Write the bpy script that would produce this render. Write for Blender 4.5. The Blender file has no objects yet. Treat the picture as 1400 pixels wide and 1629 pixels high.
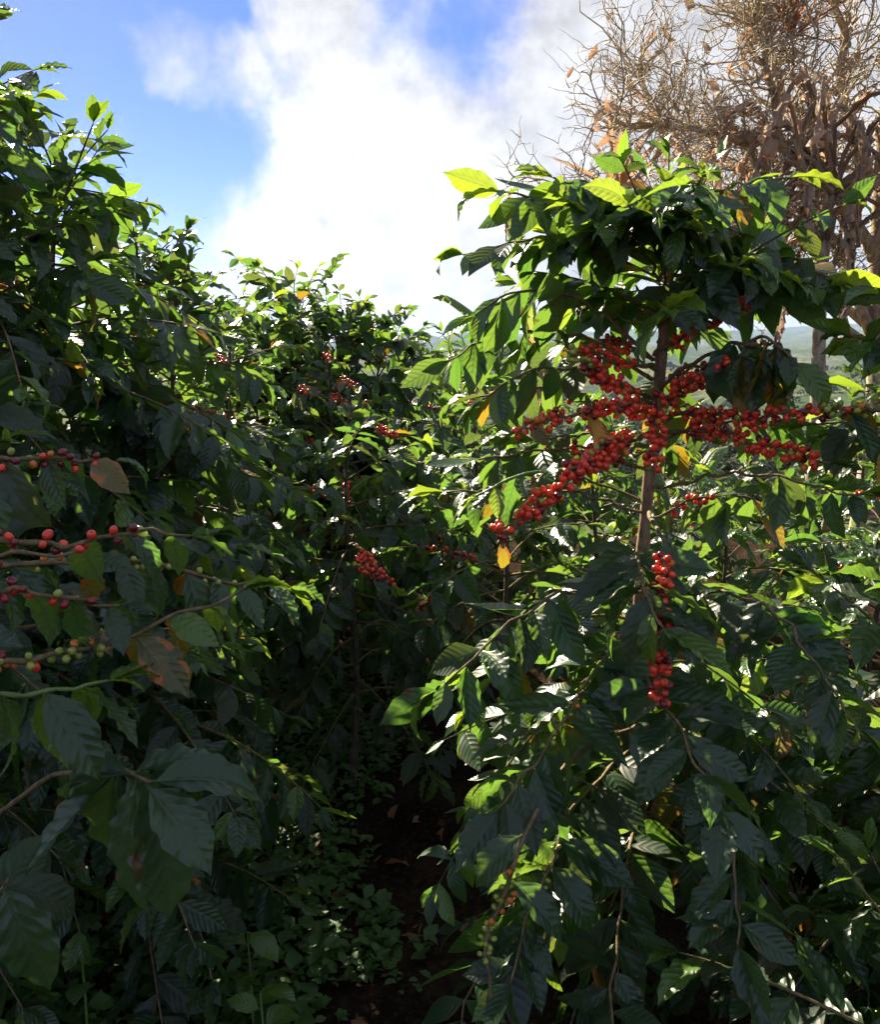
import bpy, math
import numpy as np
from mathutils import Matrix, Vector

# ------------------------------------------------------------------ camera, sky, sun, exposure
scn = bpy.context.scene
COL = scn.collection
CAM_POS = np.array([0.0, 0.0, 1.72])
CAM_PITCH = -10.7
CAM_FOV = 62.0
SUN_AZ, SUN_EL = -27.0, 30.0            # degrees: azimuth from +Y (negative = towards -X), elevation
SUN_STRENGTH, SKY_STRENGTH, EXPOSURE = 5.0, 0.055, 2.05

cam_data = bpy.data.cameras.new('camera')
cam = bpy.data.objects.new('camera', cam_data); COL.objects.link(cam)
cam.location = CAM_POS
cam.rotation_euler = (math.radians(90 + CAM_PITCH), 0, 0)
cam_data.sensor_fit = 'VERTICAL'; cam_data.sensor_height = 24.0
cam_data.lens = 12.0 / math.tan(math.radians(CAM_FOV / 2))
cam_data.clip_start = 0.02; cam_data.clip_end = 60000
scn.camera = cam

sun_dir = Vector((math.sin(math.radians(SUN_AZ)) * math.cos(math.radians(SUN_EL)),
                  math.cos(math.radians(SUN_AZ)) * math.cos(math.radians(SUN_EL)),
                  math.sin(math.radians(SUN_EL))))
sd = bpy.data.lights.new('sun', 'SUN'); sd.energy = SUN_STRENGTH; sd.angle = math.radians(0.6)
sd.color = (1.0, 0.87, 0.67)
so = bpy.data.objects.new('sun', sd); COL.objects.link(so)
so.rotation_euler = (-sun_dir).to_track_quat('-Z', 'Y').to_euler()
so.location = sun_dir * 50

scn.view_settings.view_transform = 'Standard'; scn.view_settings.look = 'None'
scn.view_settings.gamma = 1.0; scn.view_settings.use_curve_mapping = False
scn.view_settings.exposure = EXPOSURE
scn.render.engine = 'CYCLES'
scn.cycles.use_denoising = True
scn.cycles.use_adaptive_sampling = True; scn.cycles.adaptive_threshold = 0.03
scn.cycles.max_bounces = 5; scn.cycles.diffuse_bounces = 4; scn.cycles.glossy_bounces = 1
scn.cycles.transmission_bounces = 2; scn.cycles.volume_bounces = 0; scn.cycles.transparent_max_bounces = 4
scn.cycles.caustics_reflective = False; scn.cycles.caustics_refractive = False
scn.cycles.sample_clamp_indirect = 4.0

class N:
    """tiny node-tree writer"""
    def __init__(s, tree): s.t = tree
    def new(s, kind, **kw):
        n = s.t.nodes.new(kind)
        for k, v in kw.items(): setattr(n, k, v)
        return n
    def put(s, sock, v):
        if v is None: return
        if isinstance(v, bpy.types.NodeSocket): s.t.links.new(v, sock)
        else: sock.default_value = v
    def math(s, op, a, b=None, c=None, clamp=False):
        n = s.new('ShaderNodeMath', operation=op, use_clamp=clamp)
        for i, v in enumerate((a, b, c)): s.put(n.inputs[i], v)
        return n.outputs[0]
    def vmath(s, op, a, b=None, sc=None):
        n = s.new('ShaderNodeVectorMath', operation=op)
        s.put(n.inputs[0], a); s.put(n.inputs[1], b)
        if sc is not None: s.put(n.inputs['Scale'], sc)
        return n.outputs['Value'] if op in ('DOT_PRODUCT', 'LENGTH', 'DISTANCE') else n.outputs[0]
    def mix(s, f, a, b, blend='MIX'):
        n = s.new('ShaderNodeMix', data_type='RGBA', blend_type=blend)
        s.put(n.inputs[0], f); s.put(n.inputs[6], a); s.put(n.inputs[7], b)
        return n.outputs[2]
    def noise(s, vec, scale, detail=3.0, rough=0.55, dist=0.0):
        n = s.new('ShaderNodeTexNoise'); s.put(n.inputs['Vector'], vec)
        n.inputs['Scale'].default_value = scale; n.inputs['Detail'].default_value = detail
        n.inputs['Roughness'].default_value = rough; n.inputs['Distortion'].default_value = dist
        return n
    def step(s, x, lo, hi):
        n = s.new('ShaderNodeMapRange', interpolation_type='SMOOTHSTEP'); s.put(n.inputs[0], x)
        n.inputs[1].default_value = lo; n.inputs[2].default_value = hi
        return n.outputs[0]

world = bpy.data.worlds.new('World'); scn.world = world; world.use_nodes = True
wt = world.node_tree; wt.nodes.clear(); w = N(wt)
sky = w.new('ShaderNodeTexSky', sky_type='NISHITA', sun_disc=False)
sky.sun_elevation = math.radians(SUN_EL); sky.sun_rotation = math.radians(SUN_AZ)
sky.altitude = 1600; sky.air_density = 1.0; sky.dust_density = 0.25; sky.ozone_density = 3.0
geo = w.new('ShaderNodeTexCoord').outputs['Generated']
pn = w.noise(geo, 7.0, 5, 0.62); puff = pn.outputs['Fac']
wob = w.vmath('SCALE', w.vmath('SUBTRACT', pn.outputs['Color'], (0.5, 0.5, 0.5)), sc=0.13)
dirn = w.vmath('NORMALIZE', w.vmath('ADD', geo, wob))
# the cloud banks of that afternoon: direction, radius (deg) and weight; noise makes their outlines
banks = [((-.085, .98, .16), 12, .62), ((.02, .995, .06), 16, .66), ((-.155, .955, .235), 5.5, .50), ((-.225, .935, .265), 4.2, .80), ((-.275, .92, .288), 3.6, .95),
         ((-.135, .93, .335), 5.5, .62), ((.21, .94, .24), 12, .62), ((-.48, .80, .345), 5, .75), ((-.355, .905, .205), 3.0, .50), ((.45, .87, .22), 20, .55), ((-.36, .93, .03), 11, .45),
         ((-.345, .905, .25), 14, -.66), ((-.215, .945, .20), 4.5, -.34), ((-.03, .935, .355), 6.5, -.22), ((-.30, .88, .36), 9, -.45)]
acc = None
for c, r, wt_ in banks:
    c = Vector(c).normalized()
    g = w.math('MULTIPLY', w.step(w.vmath('DOT_PRODUCT', dirn, tuple(c)), math.cos(math.radians(r)), math.cos(math.radians(r * 0.25))), wt_)
    if wt_ > 0: acc = g if acc is None else w.math('SMOOTH_MAX', acc, g, 0.08)
    else: acc = w.math('ADD', acc, g)
fine = w.noise(geo, 24.0, 3, 0.65).outputs['Fac']
dens = w.math('ADD', w.math('ADD', acc, 0.42), w.math('MULTIPLY', w.math('SUBTRACT', puff, 0.5), 0.75))
dens = w.math('ADD', dens, w.math('MULTIPLY', w.math('SUBTRACT', fine, 0.5), 0.30))
mask = w.step(dens, 0.0, 0.85)
near_heart = w.vmath('DOT_PRODUCT', geo, tuple(Vector((-.10, .98, .17)).normalized()))   # glow added at the bright heart of the bank, away from the sun
glow = w.math('POWER', w.math('MAXIMUM', near_heart, 0.0), 45.0)
bright = w.math('ADD', w.math('MULTIPLY', glow, 0.10), w.math('ADD', w.math('MULTIPLY', w.math('ADD', puff, fine), 0.20), -0.015))
cloud = w.vmath('SCALE', (0.955, 0.965, 1.0), sc=bright)
hs = w.new('ShaderNodeHueSaturation'); hs.inputs['Saturation'].default_value = 1.25
w.put(hs.inputs['Color'], sky.outputs[0])
skyc = w.vmath('SCALE', w.vmath('MULTIPLY', hs.outputs[0], (0.66, 0.52, 0.92)), sc=SKY_STRENGTH)
final = w.mix(mask, skyc, cloud)
bg = w.new('ShaderNodeBackground'); w.put(bg.inputs['Color'], final); bg.inputs['Strength'].default_value = 1.0
wo = w.new('ShaderNodeOutputWorld'); wt.links.new(bg.outputs[0], wo.inputs['Surface'])
world.cycles.sampling_method = 'MANUAL'; world.cycles.sample_map_resolution = 512

# ------------------------------------------------------------------ helpers
def rng(seed): return np.random.default_rng(seed)
def unit(v):
    v = np.asarray(v, float); n = np.linalg.norm(v, axis=-1, keepdims=True); return v / np.maximum(n, 1e-9)
def sstep(a, b, x):
    t = np.clip((x - a) / (b - a), 0, 1); return t * t * (3 - 2 * t)

def mesh_of(name, V, F, mat=None, UV=None, RND=None, smooth=True):
    V = np.asarray(V, np.float32).reshape(-1, 3)
    me = bpy.data.meshes.new(name)
    Fs = F if isinstance(F, list) else [F]
    Fs = [np.asarray(f, np.int32) for f in Fs if len(f)]
    loops = np.concatenate([f.ravel() for f in Fs]); tot = np.concatenate([np.full(len(f), f.shape[1], np.int32) for f in Fs])
    start = np.concatenate([[0], np.cumsum(tot)[:-1]]).astype(np.int32)
    me.vertices.add(len(V)); me.vertices.foreach_set('co', V.ravel())
    me.loops.add(len(loops)); me.loops.foreach_set('vertex_index', loops)
    me.polygons.add(len(tot)); me.polygons.foreach_set('loop_start', start); me.polygons.foreach_set('loop_total', tot)
    if UV is not None:
        uv = me.uv_layers.new(name='UVMap'); uv.data.foreach_set('uv', np.asarray(UV, np.float32)[loops].ravel())
    if RND is not None:
        at = me.attributes.new('rnd', 'FLOAT', 'POINT'); at.data.foreach_set('value', np.asarray(RND, np.float32))
    me.polygons.foreach_set('use_smooth', np.full(len(tot), smooth, bool))
    me.update(calc_edges=True); me.validate()
    if mat: me.materials.append(mat)
    return me

def link(name, me, parent=None, M=None):
    o = bpy.data.objects.new(name, me); COL.objects.link(o)
    if parent is not None: o.parent = parent
    if M is not None: o.matrix_basis = M
    return o
def tag(o, label=None, cat=None, group=None, kind=None):
    if label: o['label'] = label
    if cat: o['category'] = cat
    if group: o['group'] = group
    if kind: o['kind'] = kind
    return o
def thing(name, label, cat, loc=(0, 0, 0), group=None, rz=0.0):
    o = bpy.data.objects.new(name, None); COL.objects.link(o); o.location = loc; o.rotation_euler.z = rz
    o.empty_display_size = 0.1
    return tag(o, label, cat, group)

class Geo:
    """collects pieces of one mesh"""
    def __init__(s): s.V = []; s.Q = []; s.T = []; s.UV = []; s.R = []; s.n = 0
    def add(s, V, Q=None, T=None, UV=None, rnd=0.0):
        V = np.asarray(V, float); s.V.append(V)
        if Q is not None and len(Q): s.Q.append(np.asarray(Q) + s.n)
        if T is not None and len(T): s.T.append(np.asarray(T) + s.n)
        s.UV.append(np.zeros((len(V), 2)) if UV is None else UV); s.R.append(np.full(len(V), rnd)); s.n += len(V)
    def tube(s, P, R, sides=6, rnd=0.0):
        P = np.asarray(P, float); R = np.broadcast_to(np.asarray(R, float), (len(P),))
        T = unit(np.gradient(P, axis=0)); a = np.array([0, 0, 1.0]) if abs(T[0][2]) < 0.8 else np.array([1.0, 0, 0])
        A = np.zeros_like(P)
        for i in range(len(P)):
            a = a - T[i] * (a @ T[i]); a = a / max(np.linalg.norm(a), 1e-9); A[i] = a
        B = np.cross(T, A); th = np.arange(sides) / sides * 2 * np.pi
        V = (P[:, None] + R[:, None, None] * (A[:, None] * np.cos(th)[None, :, None] + B[:, None] * np.sin(th)[None, :, None])).reshape(-1, 3)
        n = len(P); i = np.arange(n - 1)[:, None] * sides; j = np.arange(sides)[None]; k = (np.arange(sides) + 1)[None] % sides
        Q = np.stack([i + j, i + k, i + sides + k, i + sides + j], -1).reshape(-1, 4)
        V = np.vstack([V, P[0:1], P[-1:]]); c0 = n * sides; j = np.arange(sides); k = (j + 1) % sides
        T3 = np.vstack([np.stack([k, j, np.full(sides, c0)], -1), np.stack([(n - 1) * sides + j, (n - 1) * sides + k, np.full(sides, c0 + 1)], -1)])
        L = np.concatenate([[0], np.cumsum(np.linalg.norm(np.diff(P, axis=0), axis=1))])
        uv = np.stack([np.repeat(L, sides), np.tile(th / 6.283, n)], -1); uv = np.vstack([uv, [[0, 0], [L[-1], 0]]])
        s.add(V, Q, T3, uv, rnd)
    def mesh(s, name, mat, smooth=True):
        return mesh_of(name, np.vstack(s.V), [np.vstack(a) for a in (s.Q, s.T) if a], mat, np.vstack(s.UV), np.concatenate(s.R), smooth)

def spline(P, n):
    """Catmull-Rom through the points"""
    P = np.asarray(P, float); P = np.vstack([2 * P[0] - P[1], P, 2 * P[-1] - P[-2]])
    m = len(P) - 3; out = []
    for t in np.linspace(0, m - 1e-6, n):
        i = int(t); f = t - i; a, b, c, d = P[i:i + 4]
        out.append(0.5 * (2 * b + (c - a) * f + (2 * a - 5 * b + 4 * c - d) * f * f + (3 * b - a - 3 * c + d) * f ** 3))
    return np.array(out)

# ------------------------------------------------------------------ materials
def new_mat(name):
    m = bpy.data.materials.new(name); m.use_nodes = True; m.node_tree.nodes.clear()
    return m, N(m.node_tree)
def out(n, sh, disp=None):
    o = n.new('ShaderNodeOutputMaterial'); n.t.links.new(sh, o.inputs['Surface'])
def principled(n, col, rough, spec=0.5, normal=None, coat=0.0, sss=0.0):
    p = n.new('ShaderNodeBsdfPrincipled'); n.put(p.inputs['Base Color'], col); n.put(p.inputs['Roughness'], rough)
    p.inputs['Specular IOR Level'].default_value = spec
    if normal is not None: n.put(p.inputs['Normal'], normal)
    if coat: p.inputs['Coat Weight'].default_value = coat; p.inputs['Coat Roughness'].default_value = 0.12
    return p.outputs[0]
def bump(n, h, strength, dist):
    b = n.new('ShaderNodeBump'); b.inputs['Strength'].default_value = strength; b.inputs['Distance'].default_value = dist
    n.put(b.inputs['Height'], h); return b.outputs[0]

def leaf_mat(name, ca, cb, vein, trans, rough=0.34, tf=0.42, spots=None, spot_lo=0.62, nv=8.5, bstr=0.26):
    """glossy quilted leaf: UV.x runs along the midrib, UV.y across"""
    m, n = new_mat(name)
    uv = n.new('ShaderNodeUVMap').outputs[0]; sep = n.new('ShaderNodeSeparateXYZ'); n.put(sep.inputs[0], uv)
    u, v = sep.outputs[0], n.math('ABSOLUTE', sep.outputs[1])
    rnd = n.math('FRACT', n.math('ADD', n.new('ShaderNodeAttribute', attribute_name='rnd').outputs['Fac'], n.new('ShaderNodeObjectInfo').outputs['Random']))
    pos = n.new('ShaderNodeNewGeometry').outputs['Position']
    ph = n.math('FRACT', n.math('SUBTRACT', n.math('MULTIPLY', u, nv), n.math('ADD', n.math('MULTIPLY', v, nv * 0.7), n.math('MULTIPLY', n.math('MULTIPLY', v, v), nv * 2.2))))
    d = n.math('ABSOLUTE', n.math('SUBTRACT', ph, 0.5))              # 0.5 on a side vein, 0 in the middle of a quilt
    side = n.step(d, 0.42, 0.5)
    mid = n.math('SUBTRACT', 1.0, n.step(v, 0.006, 0.016))
    vm = n.math('MAXIMUM', n.math('MULTIPLY', side, 0.35), mid)
    mott = n.noise(pos, 40.0, 1).outputs['Fac']
    c = n.mix(rnd, ca, cb); c = n.mix(n.math('MULTIPLY', n.step(mott, 0.35, 0.75), 0.35), c, cb)
    c = n.mix(n.math('MULTIPLY', vm, 0.55), c, vein)
    tc = n.mix(n.math('MULTIPLY', vm, 0.5), n.mix(rnd, trans, (trans[0] * 1.5, trans[1] * 1.1, trans[2], 1)), vein)
    if spots:
        sp = n.noise(pos, 26.0, 3).outputs['Fac']
        edge = n.math('MULTIPLY', n.step(v, 0.05, 0.2), 0.18)
        f = n.step(n.math('ADD', sp, edge), spot_lo, spot_lo + 0.08)
        c = n.mix(f, c, spots); tc = n.mix(f, tc, (spots[0] * 0.8, spots[1] * 0.8, spots[2] * 0.8, 1))
    h = n.math('SUBTRACT', n.math('SINE', n.math('MULTIPLY', n.math('SUBTRACT', 0.5, d), 3.1416)), n.math('MULTIPLY', mid, 0.7))
    nm = bump(n, h, bstr, 0.0035)
    rg = n.math('ADD', rough, n.math('MULTIPLY', n.math('SUBTRACT', mott, 0.5), 0.25))
    p = principled(n, c, rg, 0.7, nm)
    t = n.new('ShaderNodeBsdfTranslucent'); n.put(t.inputs[0], tc); n.put(t.inputs['Normal'], nm)
    mx = n.new('ShaderNodeMixShader'); mx.inputs[0].default_value = tf
    n.t.links.new(p, mx.inputs[1]); n.t.links.new(t.outputs[0], mx.inputs[2]); out(n, mx.outputs[0])
    return m

LEAF = [leaf_mat('leaf_green', (.019, .050, .024, 1), (.035, .078, .032, 1), (.075, .12, .04, 1), (.125, .28, .032, 1), spots=(.13, .085, .025, 1), spot_lo=.735),
        leaf_mat('leaf_young', (.045, .115, .016, 1), (.075, .16, .025, 1), (.12, .2, .05, 1), (.26, .45, .03, 1), rough=.3, tf=.4),
        leaf_mat('leaf_rusty', (.05, .07, .012, 1), (.11, .10, .018, 1), (.16, .15, .05, 1), (.34, .26, .02, 1), spots=(.42, .15, .02, 1), spot_lo=.60, tf=.38),
        leaf_mat('leaf_dull', (.028, .050, .026, 1), (.042, .070, .036, 1), (.07, .10, .05, 1), (.10, .17, .03, 1), rough=.5),
        leaf_mat('leaf_yellow', (.40, .24, .02, 1), (.55, .30, .025, 1), (.5, .4, .08, 1), (.65, .38, .02, 1), spots=(.40, .12, .015, 1), spot_lo=.60, tf=.4)]
DRYLEAF = leaf_mat('leaf_dry', (.17, .075, .03, 1), (.30, .15, .06, 1), (.35, .2, .1, 1), (.42, .17, .05, 1), rough=.75, tf=.35, nv=9)
WEED = leaf_mat('weed_leaf', (.045, .115, .022, 1), (.08, .17, .03, 1), (.07, .13, .04, 1), (.13, .28, .025, 1), rough=.55, nv=6, tf=.3)
BANANA = leaf_mat('banana_blade', (.05, .115, .022, 1), (.075, .15, .03, 1), (.2, .27, .1, 1), (.24, .40, .06, 1), rough=.42, nv=34, bstr=.35, tf=.4, spots=(.30, .17, .06, 1), spot_lo=.71)
BANANA_DRY = leaf_mat('banana_blade_dry', (.25, .17, .09, 1), (.47, .36, .22, 1), (.5, .4, .28, 1), (.42, .28, .16, 1), rough=.8, nv=30, tf=.4)

def bark_mat(name, a, b, sc=60, rough=.85, lich=None):
    m, n = new_mat(name); pos = n.new('ShaderNodeNewGeometry').outputs['Position']
    st = n.new('ShaderNodeMapping'); n.put(st.inputs[0], pos); st.inputs['Scale'].default_value = (1, 1, .35)
    f = n.noise(st.outputs[0], sc, 5, .65).outputs['Fac']; c = n.mix(n.step(f, .35, .68), a, b)
    if lich:
        f2 = n.noise(pos, sc * .35, 4).outputs['Fac']; c = n.mix(n.math('MULTIPLY', n.step(f2, .55, .68), .75), c, lich)
    out(n, principled(n, c, rough, .3, bump(n, f, .8, .004))); return m
BARK = bark_mat('coffee_bark', (.06, .045, .032, 1), (.15, .11, .075, 1), 70, lich=(.16, .17, .13, 1))
TANBARK = bark_mat('tan_bark', (.16, .10, .055, 1), (.36, .25, .15, 1), 70, lich=(.34, .33, .25, 1))
TWIG = bark_mat('coffee_twig', (.10, .085, .035, 1), (.22, .15, .075, 1), 90)
GREENTWIG = bark_mat('green_twig', (.08, .14, .03, 1), (.14, .2, .05, 1), 90, .5)
DEADBARK = bark_mat('dead_bark', (.18, .14, .085, 1), (.42, .33, .21, 1), 30, lich=(.33, .33, .27, 1))
DEADTWIG = bark_mat('dead_twig', (.26, .205, .13, 1), (.54, .45, .31, 1), 40)
TREELEAF = leaf_mat('dead_tree_leaf', (.24, .17, .10, 1), (.42, .33, .22, 1), (.35, .28, .19, 1), (.30, .21, .12, 1), rough=.8, tf=.35, nv=9)
PSEUDO = bark_mat('banana_stem_skin', (.16, .16, .05, 1), (.33, .27, .12, 1), 14, .6)
RIB = bark_mat('banana_rib', (.30, .32, .10, 1), (.42, .40, .18, 1), 20, .5)

def cherry_mat(name, a, b, tip):
    m, n = new_mat(name)
    tc = n.new('ShaderNodeTexCoord').outputs['Object']; sep = n.new('ShaderNodeSeparateXYZ'); n.put(sep.inputs[0], tc)
    rnd = n.math('FRACT', n.math('ADD', n.new('ShaderNodeObjectInfo').outputs['Random'], n.new('ShaderNodeAttribute', attribute_name='rnd').outputs['Fac']))
    nz = n.noise(n.new('ShaderNodeNewGeometry').outputs['Position'], 90, 2).outputs['Fac']
    c = n.mix(n.math('MULTIPLY', n.math('ADD', rnd, nz), .5), a, b)
    uv = n.new('ShaderNodeSeparateXYZ'); n.put(uv.inputs[0], n.new('ShaderNodeUVMap').outputs[0])
    c = n.mix(n.step(uv.outputs[0], .90, .96), c, tip)
    p = n.new('ShaderNodeBsdfPrincipled'); n.put(p.inputs['Base Color'], c); p.inputs['Roughness'].default_value = .26
    p.inputs['Specular IOR Level'].default_value = .6
    p.inputs['Subsurface Weight'].default_value = .25; p.inputs['Subsurface Radius'].default_value = (.006, .0015, .0008); p.inputs['Subsurface Scale'].default_value = 1.0
    out(n, p.outputs[0]); return m
CHERRY_MATS = dict(red=cherry_mat('cherry_red', (.52, .022, .010, 1), (.88, .085, .026, 1), (.10, .02, .01, 1)),
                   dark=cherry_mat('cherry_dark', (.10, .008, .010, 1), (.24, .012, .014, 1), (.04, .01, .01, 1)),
                   orange=cherry_mat('cherry_orange', (.50, .10, .015, 1), (.62, .24, .03, 1), (.2, .08, .02, 1)),
                   green=cherry_mat('cherry_green', (.16, .24, .03, 1), (.36, .38, .05, 1), (.10, .10, .03, 1)))

def soil_mat():
    m, n = new_mat('soil'); pos = n.new('ShaderNodeNewGeometry').outputs['Position']
    a = n.noise(pos, 3.0, 3, .65).outputs['Fac']; b = n.noise(pos, 45.0, 3, .7).outputs['Fac']
    c = n.mix(n.step(a, .35, .7), (.014, .010, .007, 1), (.038, .025, .016, 1)); c = n.mix(n.step(b, .45, .75), c, (.06, .04, .026, 1))
    # farther down the slope: pasture, scrub and bare earth in patches
    med = n.noise(pos, .05, 4, .72).outputs['Fac']; vast = n.noise(pos, .0045, 5, .7).outputs['Fac']
    far = n.mix(n.step(med, .40, .60), (.15, .15, .075, 1), (.045, .065, .026, 1)); far = n.mix(n.step(vast, .40, .60), far, (.05, .075, .035, 1))
    sep = n.new('ShaderNodeSeparateXYZ'); n.put(sep.inputs[0], pos)
    c = n.mix(n.step(sep.outputs[1], 9.0, 22.0), c, far)
    out(n, principled(n, c, 1.0, 0.0, bump(n, b, .6, .03))); return m
SOIL = soil_mat()
def stone_mat():
    m, n = new_mat('clay_stone'); pos = n.new('ShaderNodeNewGeometry').outputs['Position']
    f = n.noise(pos, 30, 6, .7).outputs['Fac']
    out(n, principled(n, n.mix(n.step(f, .3, .7), (.20, .10, .06, 1), (.38, .23, .15, 1)), .9, .2, bump(n, f, .8, .01))); return m
STONE = stone_mat()
def woods_mat():
    m, n = new_mat('far_woods'); pos = n.new('ShaderNodeNewGeometry').outputs['Position']
    f = n.noise(pos, .6, 2).outputs['Fac']; rnd = n.new('ShaderNodeAttribute', attribute_name='rnd').outputs['Fac']
    c = n.mix(n.math('ADD', n.math('MULTIPLY', f, .5), n.math('MULTIPLY', rnd, .5)), (.04, .055, .028, 1), (.14, .145, .075, 1))
    out(n, principled(n, c, 1.0, 0.0)); return m
WOODS = woods_mat()

# ------------------------------------------------------------------ terrain
def height(x, y):
    x = np.asarray(x, float); y = np.asarray(y, float)
    z = 0.34 * sstep(-0.35, -1.7, x) * sstep(9, 4, y)
    z = z + 0.03 * np.sin(x * 3.1 + .4) * np.cos(y * 2.3) + 0.018 * np.sin(x * 7.3 + y * 5.1)
    yy = np.maximum(y - 6.5, 0)
    z = z - 0.30 * np.minimum(yy, 60) * sstep(0, 6, yy) - 0.085 * np.clip(yy - 60, 0, 420) - 0.02 * np.clip(yy - 480, 0, 1400)
    z = z + sstep(30, 200, y) * (3.0 * np.sin(x * .021 + 1) * np.cos(y * .017) + 5 * np.sin(x * .006 + y * .004))
    z = z + sstep(200, 900, np.abs(x)) * sstep(40, 300, y) * 12 * (1 + np.sin(x * .004))
    # the far side of the valley: wooded spurs, then the ridges that close the view
    z = z + sstep(450, 1600, y) * (34 + 16 * np.sin(x * .0045 + 1.0) * np.cos(y * .0031) + 9 * np.sin(x * .013 + y * .007)) + sstep(1500, 3200, y) * (30 + 26 * np.sin(x * .0023 + y * .0012 + .6) + 12 * np.sin(x * .0071 - y * .003))
    r = sstep(3600, 8600, y)
    ridge = 95 + 46 * np.sin(x * .00042 + 2.2) + 30 * np.sin(x * .0013 + .5) + 16 * np.sin(x * .0041 + y * .001) + 7 * np.sin(x * .011 + y * .003) + 190 * sstep(700, 4200, x) + 60 * sstep(-1500, -5000, x)
    z = z + r * ridge
    return z
def axis_pts(lo, hi, fine, g):
    p = [0.0]
    s = fine
    while p[-1] < hi: p.append(p[-1] + s); s = s * g if p[-1] > 5 else s
    q = [0.0]; s = fine
    while q[-1] > lo: q.append(q[-1] - s); s = s * g if q[-1] < -5 else s
    return np.array(q[:0:-1] + p)
xs = axis_pts(-14000, 14000, .10, 1.075); ys = axis_pts(-300, 13500, .10, 1.045)
gx, gy = np.meshgrid(xs, ys); gz = height(gx, gy)
rr = rng(5); gz += rr.normal(0, .008, gz.shape) * (gy < 9) * (gy > -5)
nx_, ny_ = len(xs), len(ys)
idx = np.arange(nx_ * ny_).reshape(ny_, nx_)
Q = np.stack([idx[:-1, :-1], idx[:-1, 1:], idx[1:, 1:], idx[1:, :-1]], -1).reshape(-1, 4)
ground = link('ground', mesh_of('ground', np.stack([gx, gy, gz], -1).reshape(-1, 3), Q, SOIL))
tag(ground, 'dark soil hillside falling away to a green valley and blue hills', 'ground', kind='structure')

# ------------------------------------------------------------------ leaf shapes
def leaf_shape(nt, nc, curl, fold, wave, ph, twist, width=.212, petiole=.06, quilt=0.0):
    t = np.linspace(0, 1, nt + 1); s = np.linspace(-1, 1, nc + 1)
    u = np.clip((t - petiole) / (1 - petiole), 0, 1)
    hw = width * np.sin(np.pi * u ** (.80 + .05 * math.sin(ph * 3))) ** .88 * (1 - .45 * sstep(.78, .97, u)); hw = np.maximum(hw, .010); hw[-1] = .002
    tt, ss = np.meshgrid(t, s, indexing='ij'); uu = u[:, None] + 0 * ss
    y = ss * hw[:, None] * (1 + .05 * np.sin(uu * 23 + ph + ss) + .05 * np.sign(ss) * math.sin(ph * 7))
    ay = np.abs(y); rib = (uu * 8.5 - ay * 6.0 - ay * ay * 18.7) * np.pi
    lift = fold * ay * (1 - .5 * uu) + wave * .55 * np.sin(uu * 2 * np.pi * (4.6 + .9 * math.sin(ph * 5)) + ph + 1.3 * np.sign(ss)) * ss ** 2 * (hw[:, None] / width)
    lift = lift + quilt * np.abs(np.cos(rib)) * np.minimum(1, np.abs(ss) * 4) * (hw[:, None] / width) - quilt * 1.5 * np.exp(-(ss * 5) ** 2)
    tw = twist * uu; yy = y * np.cos(tw) - lift * np.sin(tw); ll = y * np.sin(tw) + lift * np.cos(tw)
    k = curl if abs(curl) > 1e-3 else 1e-3; th = k * tt ** 1.4
    dt = 1 / nt; cx = np.concatenate([[0], np.cumsum(np.cos((th[1:, 0] + th[:-1, 0]) / 2)) * dt]); cz = np.concatenate([[0], -np.cumsum(np.sin((th[1:, 0] + th[:-1, 0]) / 2)) * dt])
    V = np.stack([cx[:, None] + ll * np.sin(th), yy, cz[:, None] + ll * np.cos(th)], -1).reshape(-1, 3)
    i = np.arange(nt)[:, None] * (nc + 1); j = np.arange(nc)[None]
    F = np.stack([i + j, i + nc + 1 + j, i + nc + 2 + j, i + j + 1], -1).reshape(-1, 4)[:, ::-1]
    return V, F, np.stack([tt, y], -1).reshape(-1, 2)
PRM = [(.55, .30, .034, 0.0, .10), (.95, .22, .045, 1.1, -.25), (.30, .38, .040, 2.3, .30), (1.30, .25, .036, 3.0, .05), (.75, .15, .052, 4.2, -.45), (.15, .30, .028, 5.1, .15), (1.7, .35, .045, 2., -.1),
       (.65, .10, .060, 6.4, .35), (1.0, .45, .050, 7.2, -.05), (-.25, .28, .040, 8.1, -.20), (.45, .20, .065, 9.3, .55), (1.2, .12, .050, 10.2, -.35)]
WID = [.212, .20, .225, .205, .195, .215, .19, .22, .20, .21, .23, .20]
HI = [leaf_shape(20, 8, *p, width=w_, quilt=.0105) for p, w_ in zip(PRM, WID)]; LO = [leaf_shape(6, 2, *p, width=w_) for p, w_ in zip(PRM, WID)]
LEAF_MESH = [[mesh_of('coffee_leaf', V, F, m, UV) for (V, F, UV) in HI] for m in LEAF]

def cherry_shape(sides, rings):
    P = np.linspace(0, 1, rings + 1); th = np.arange(sides) / sides * 2 * np.pi
    r = .5 * np.sin(np.pi * P[1:-1]) ** .85; x = .5 - .58 * np.cos(np.pi * P)
    V = [[x[0], 0, 0]] + [[x[i + 1], a * np.cos(q), a * np.sin(q)] for i, a in enumerate(r) for q in th] + [[x[-1] - .02, 0, 0]]
    uv = [[0, 0]] + [[P[i + 1], q / 6.283] for i in range(len(r)) for q in th] + [[1, 0]]
    Q = [[1 + i * sides + j, 1 + i * sides + (j + 1) % sides, 1 + (i + 1) * sides + (j + 1) % sides, 1 + (i + 1) * sides + j] for i in range(len(r) - 1) for j in range(sides)]
    e = len(V) - 1; b = 1 + (len(r) - 1) * sides
    T = [[0, 1 + (j + 1) % sides, 1 + j] for j in range(sides)] + [[e, b + j, b + (j + 1) % sides] for j in range(sides)]
    return np.array(V), np.array(Q), np.array(T), np.array(uv)
CV, CQ, CT, CUV = cherry_shape(10, 7)
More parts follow.
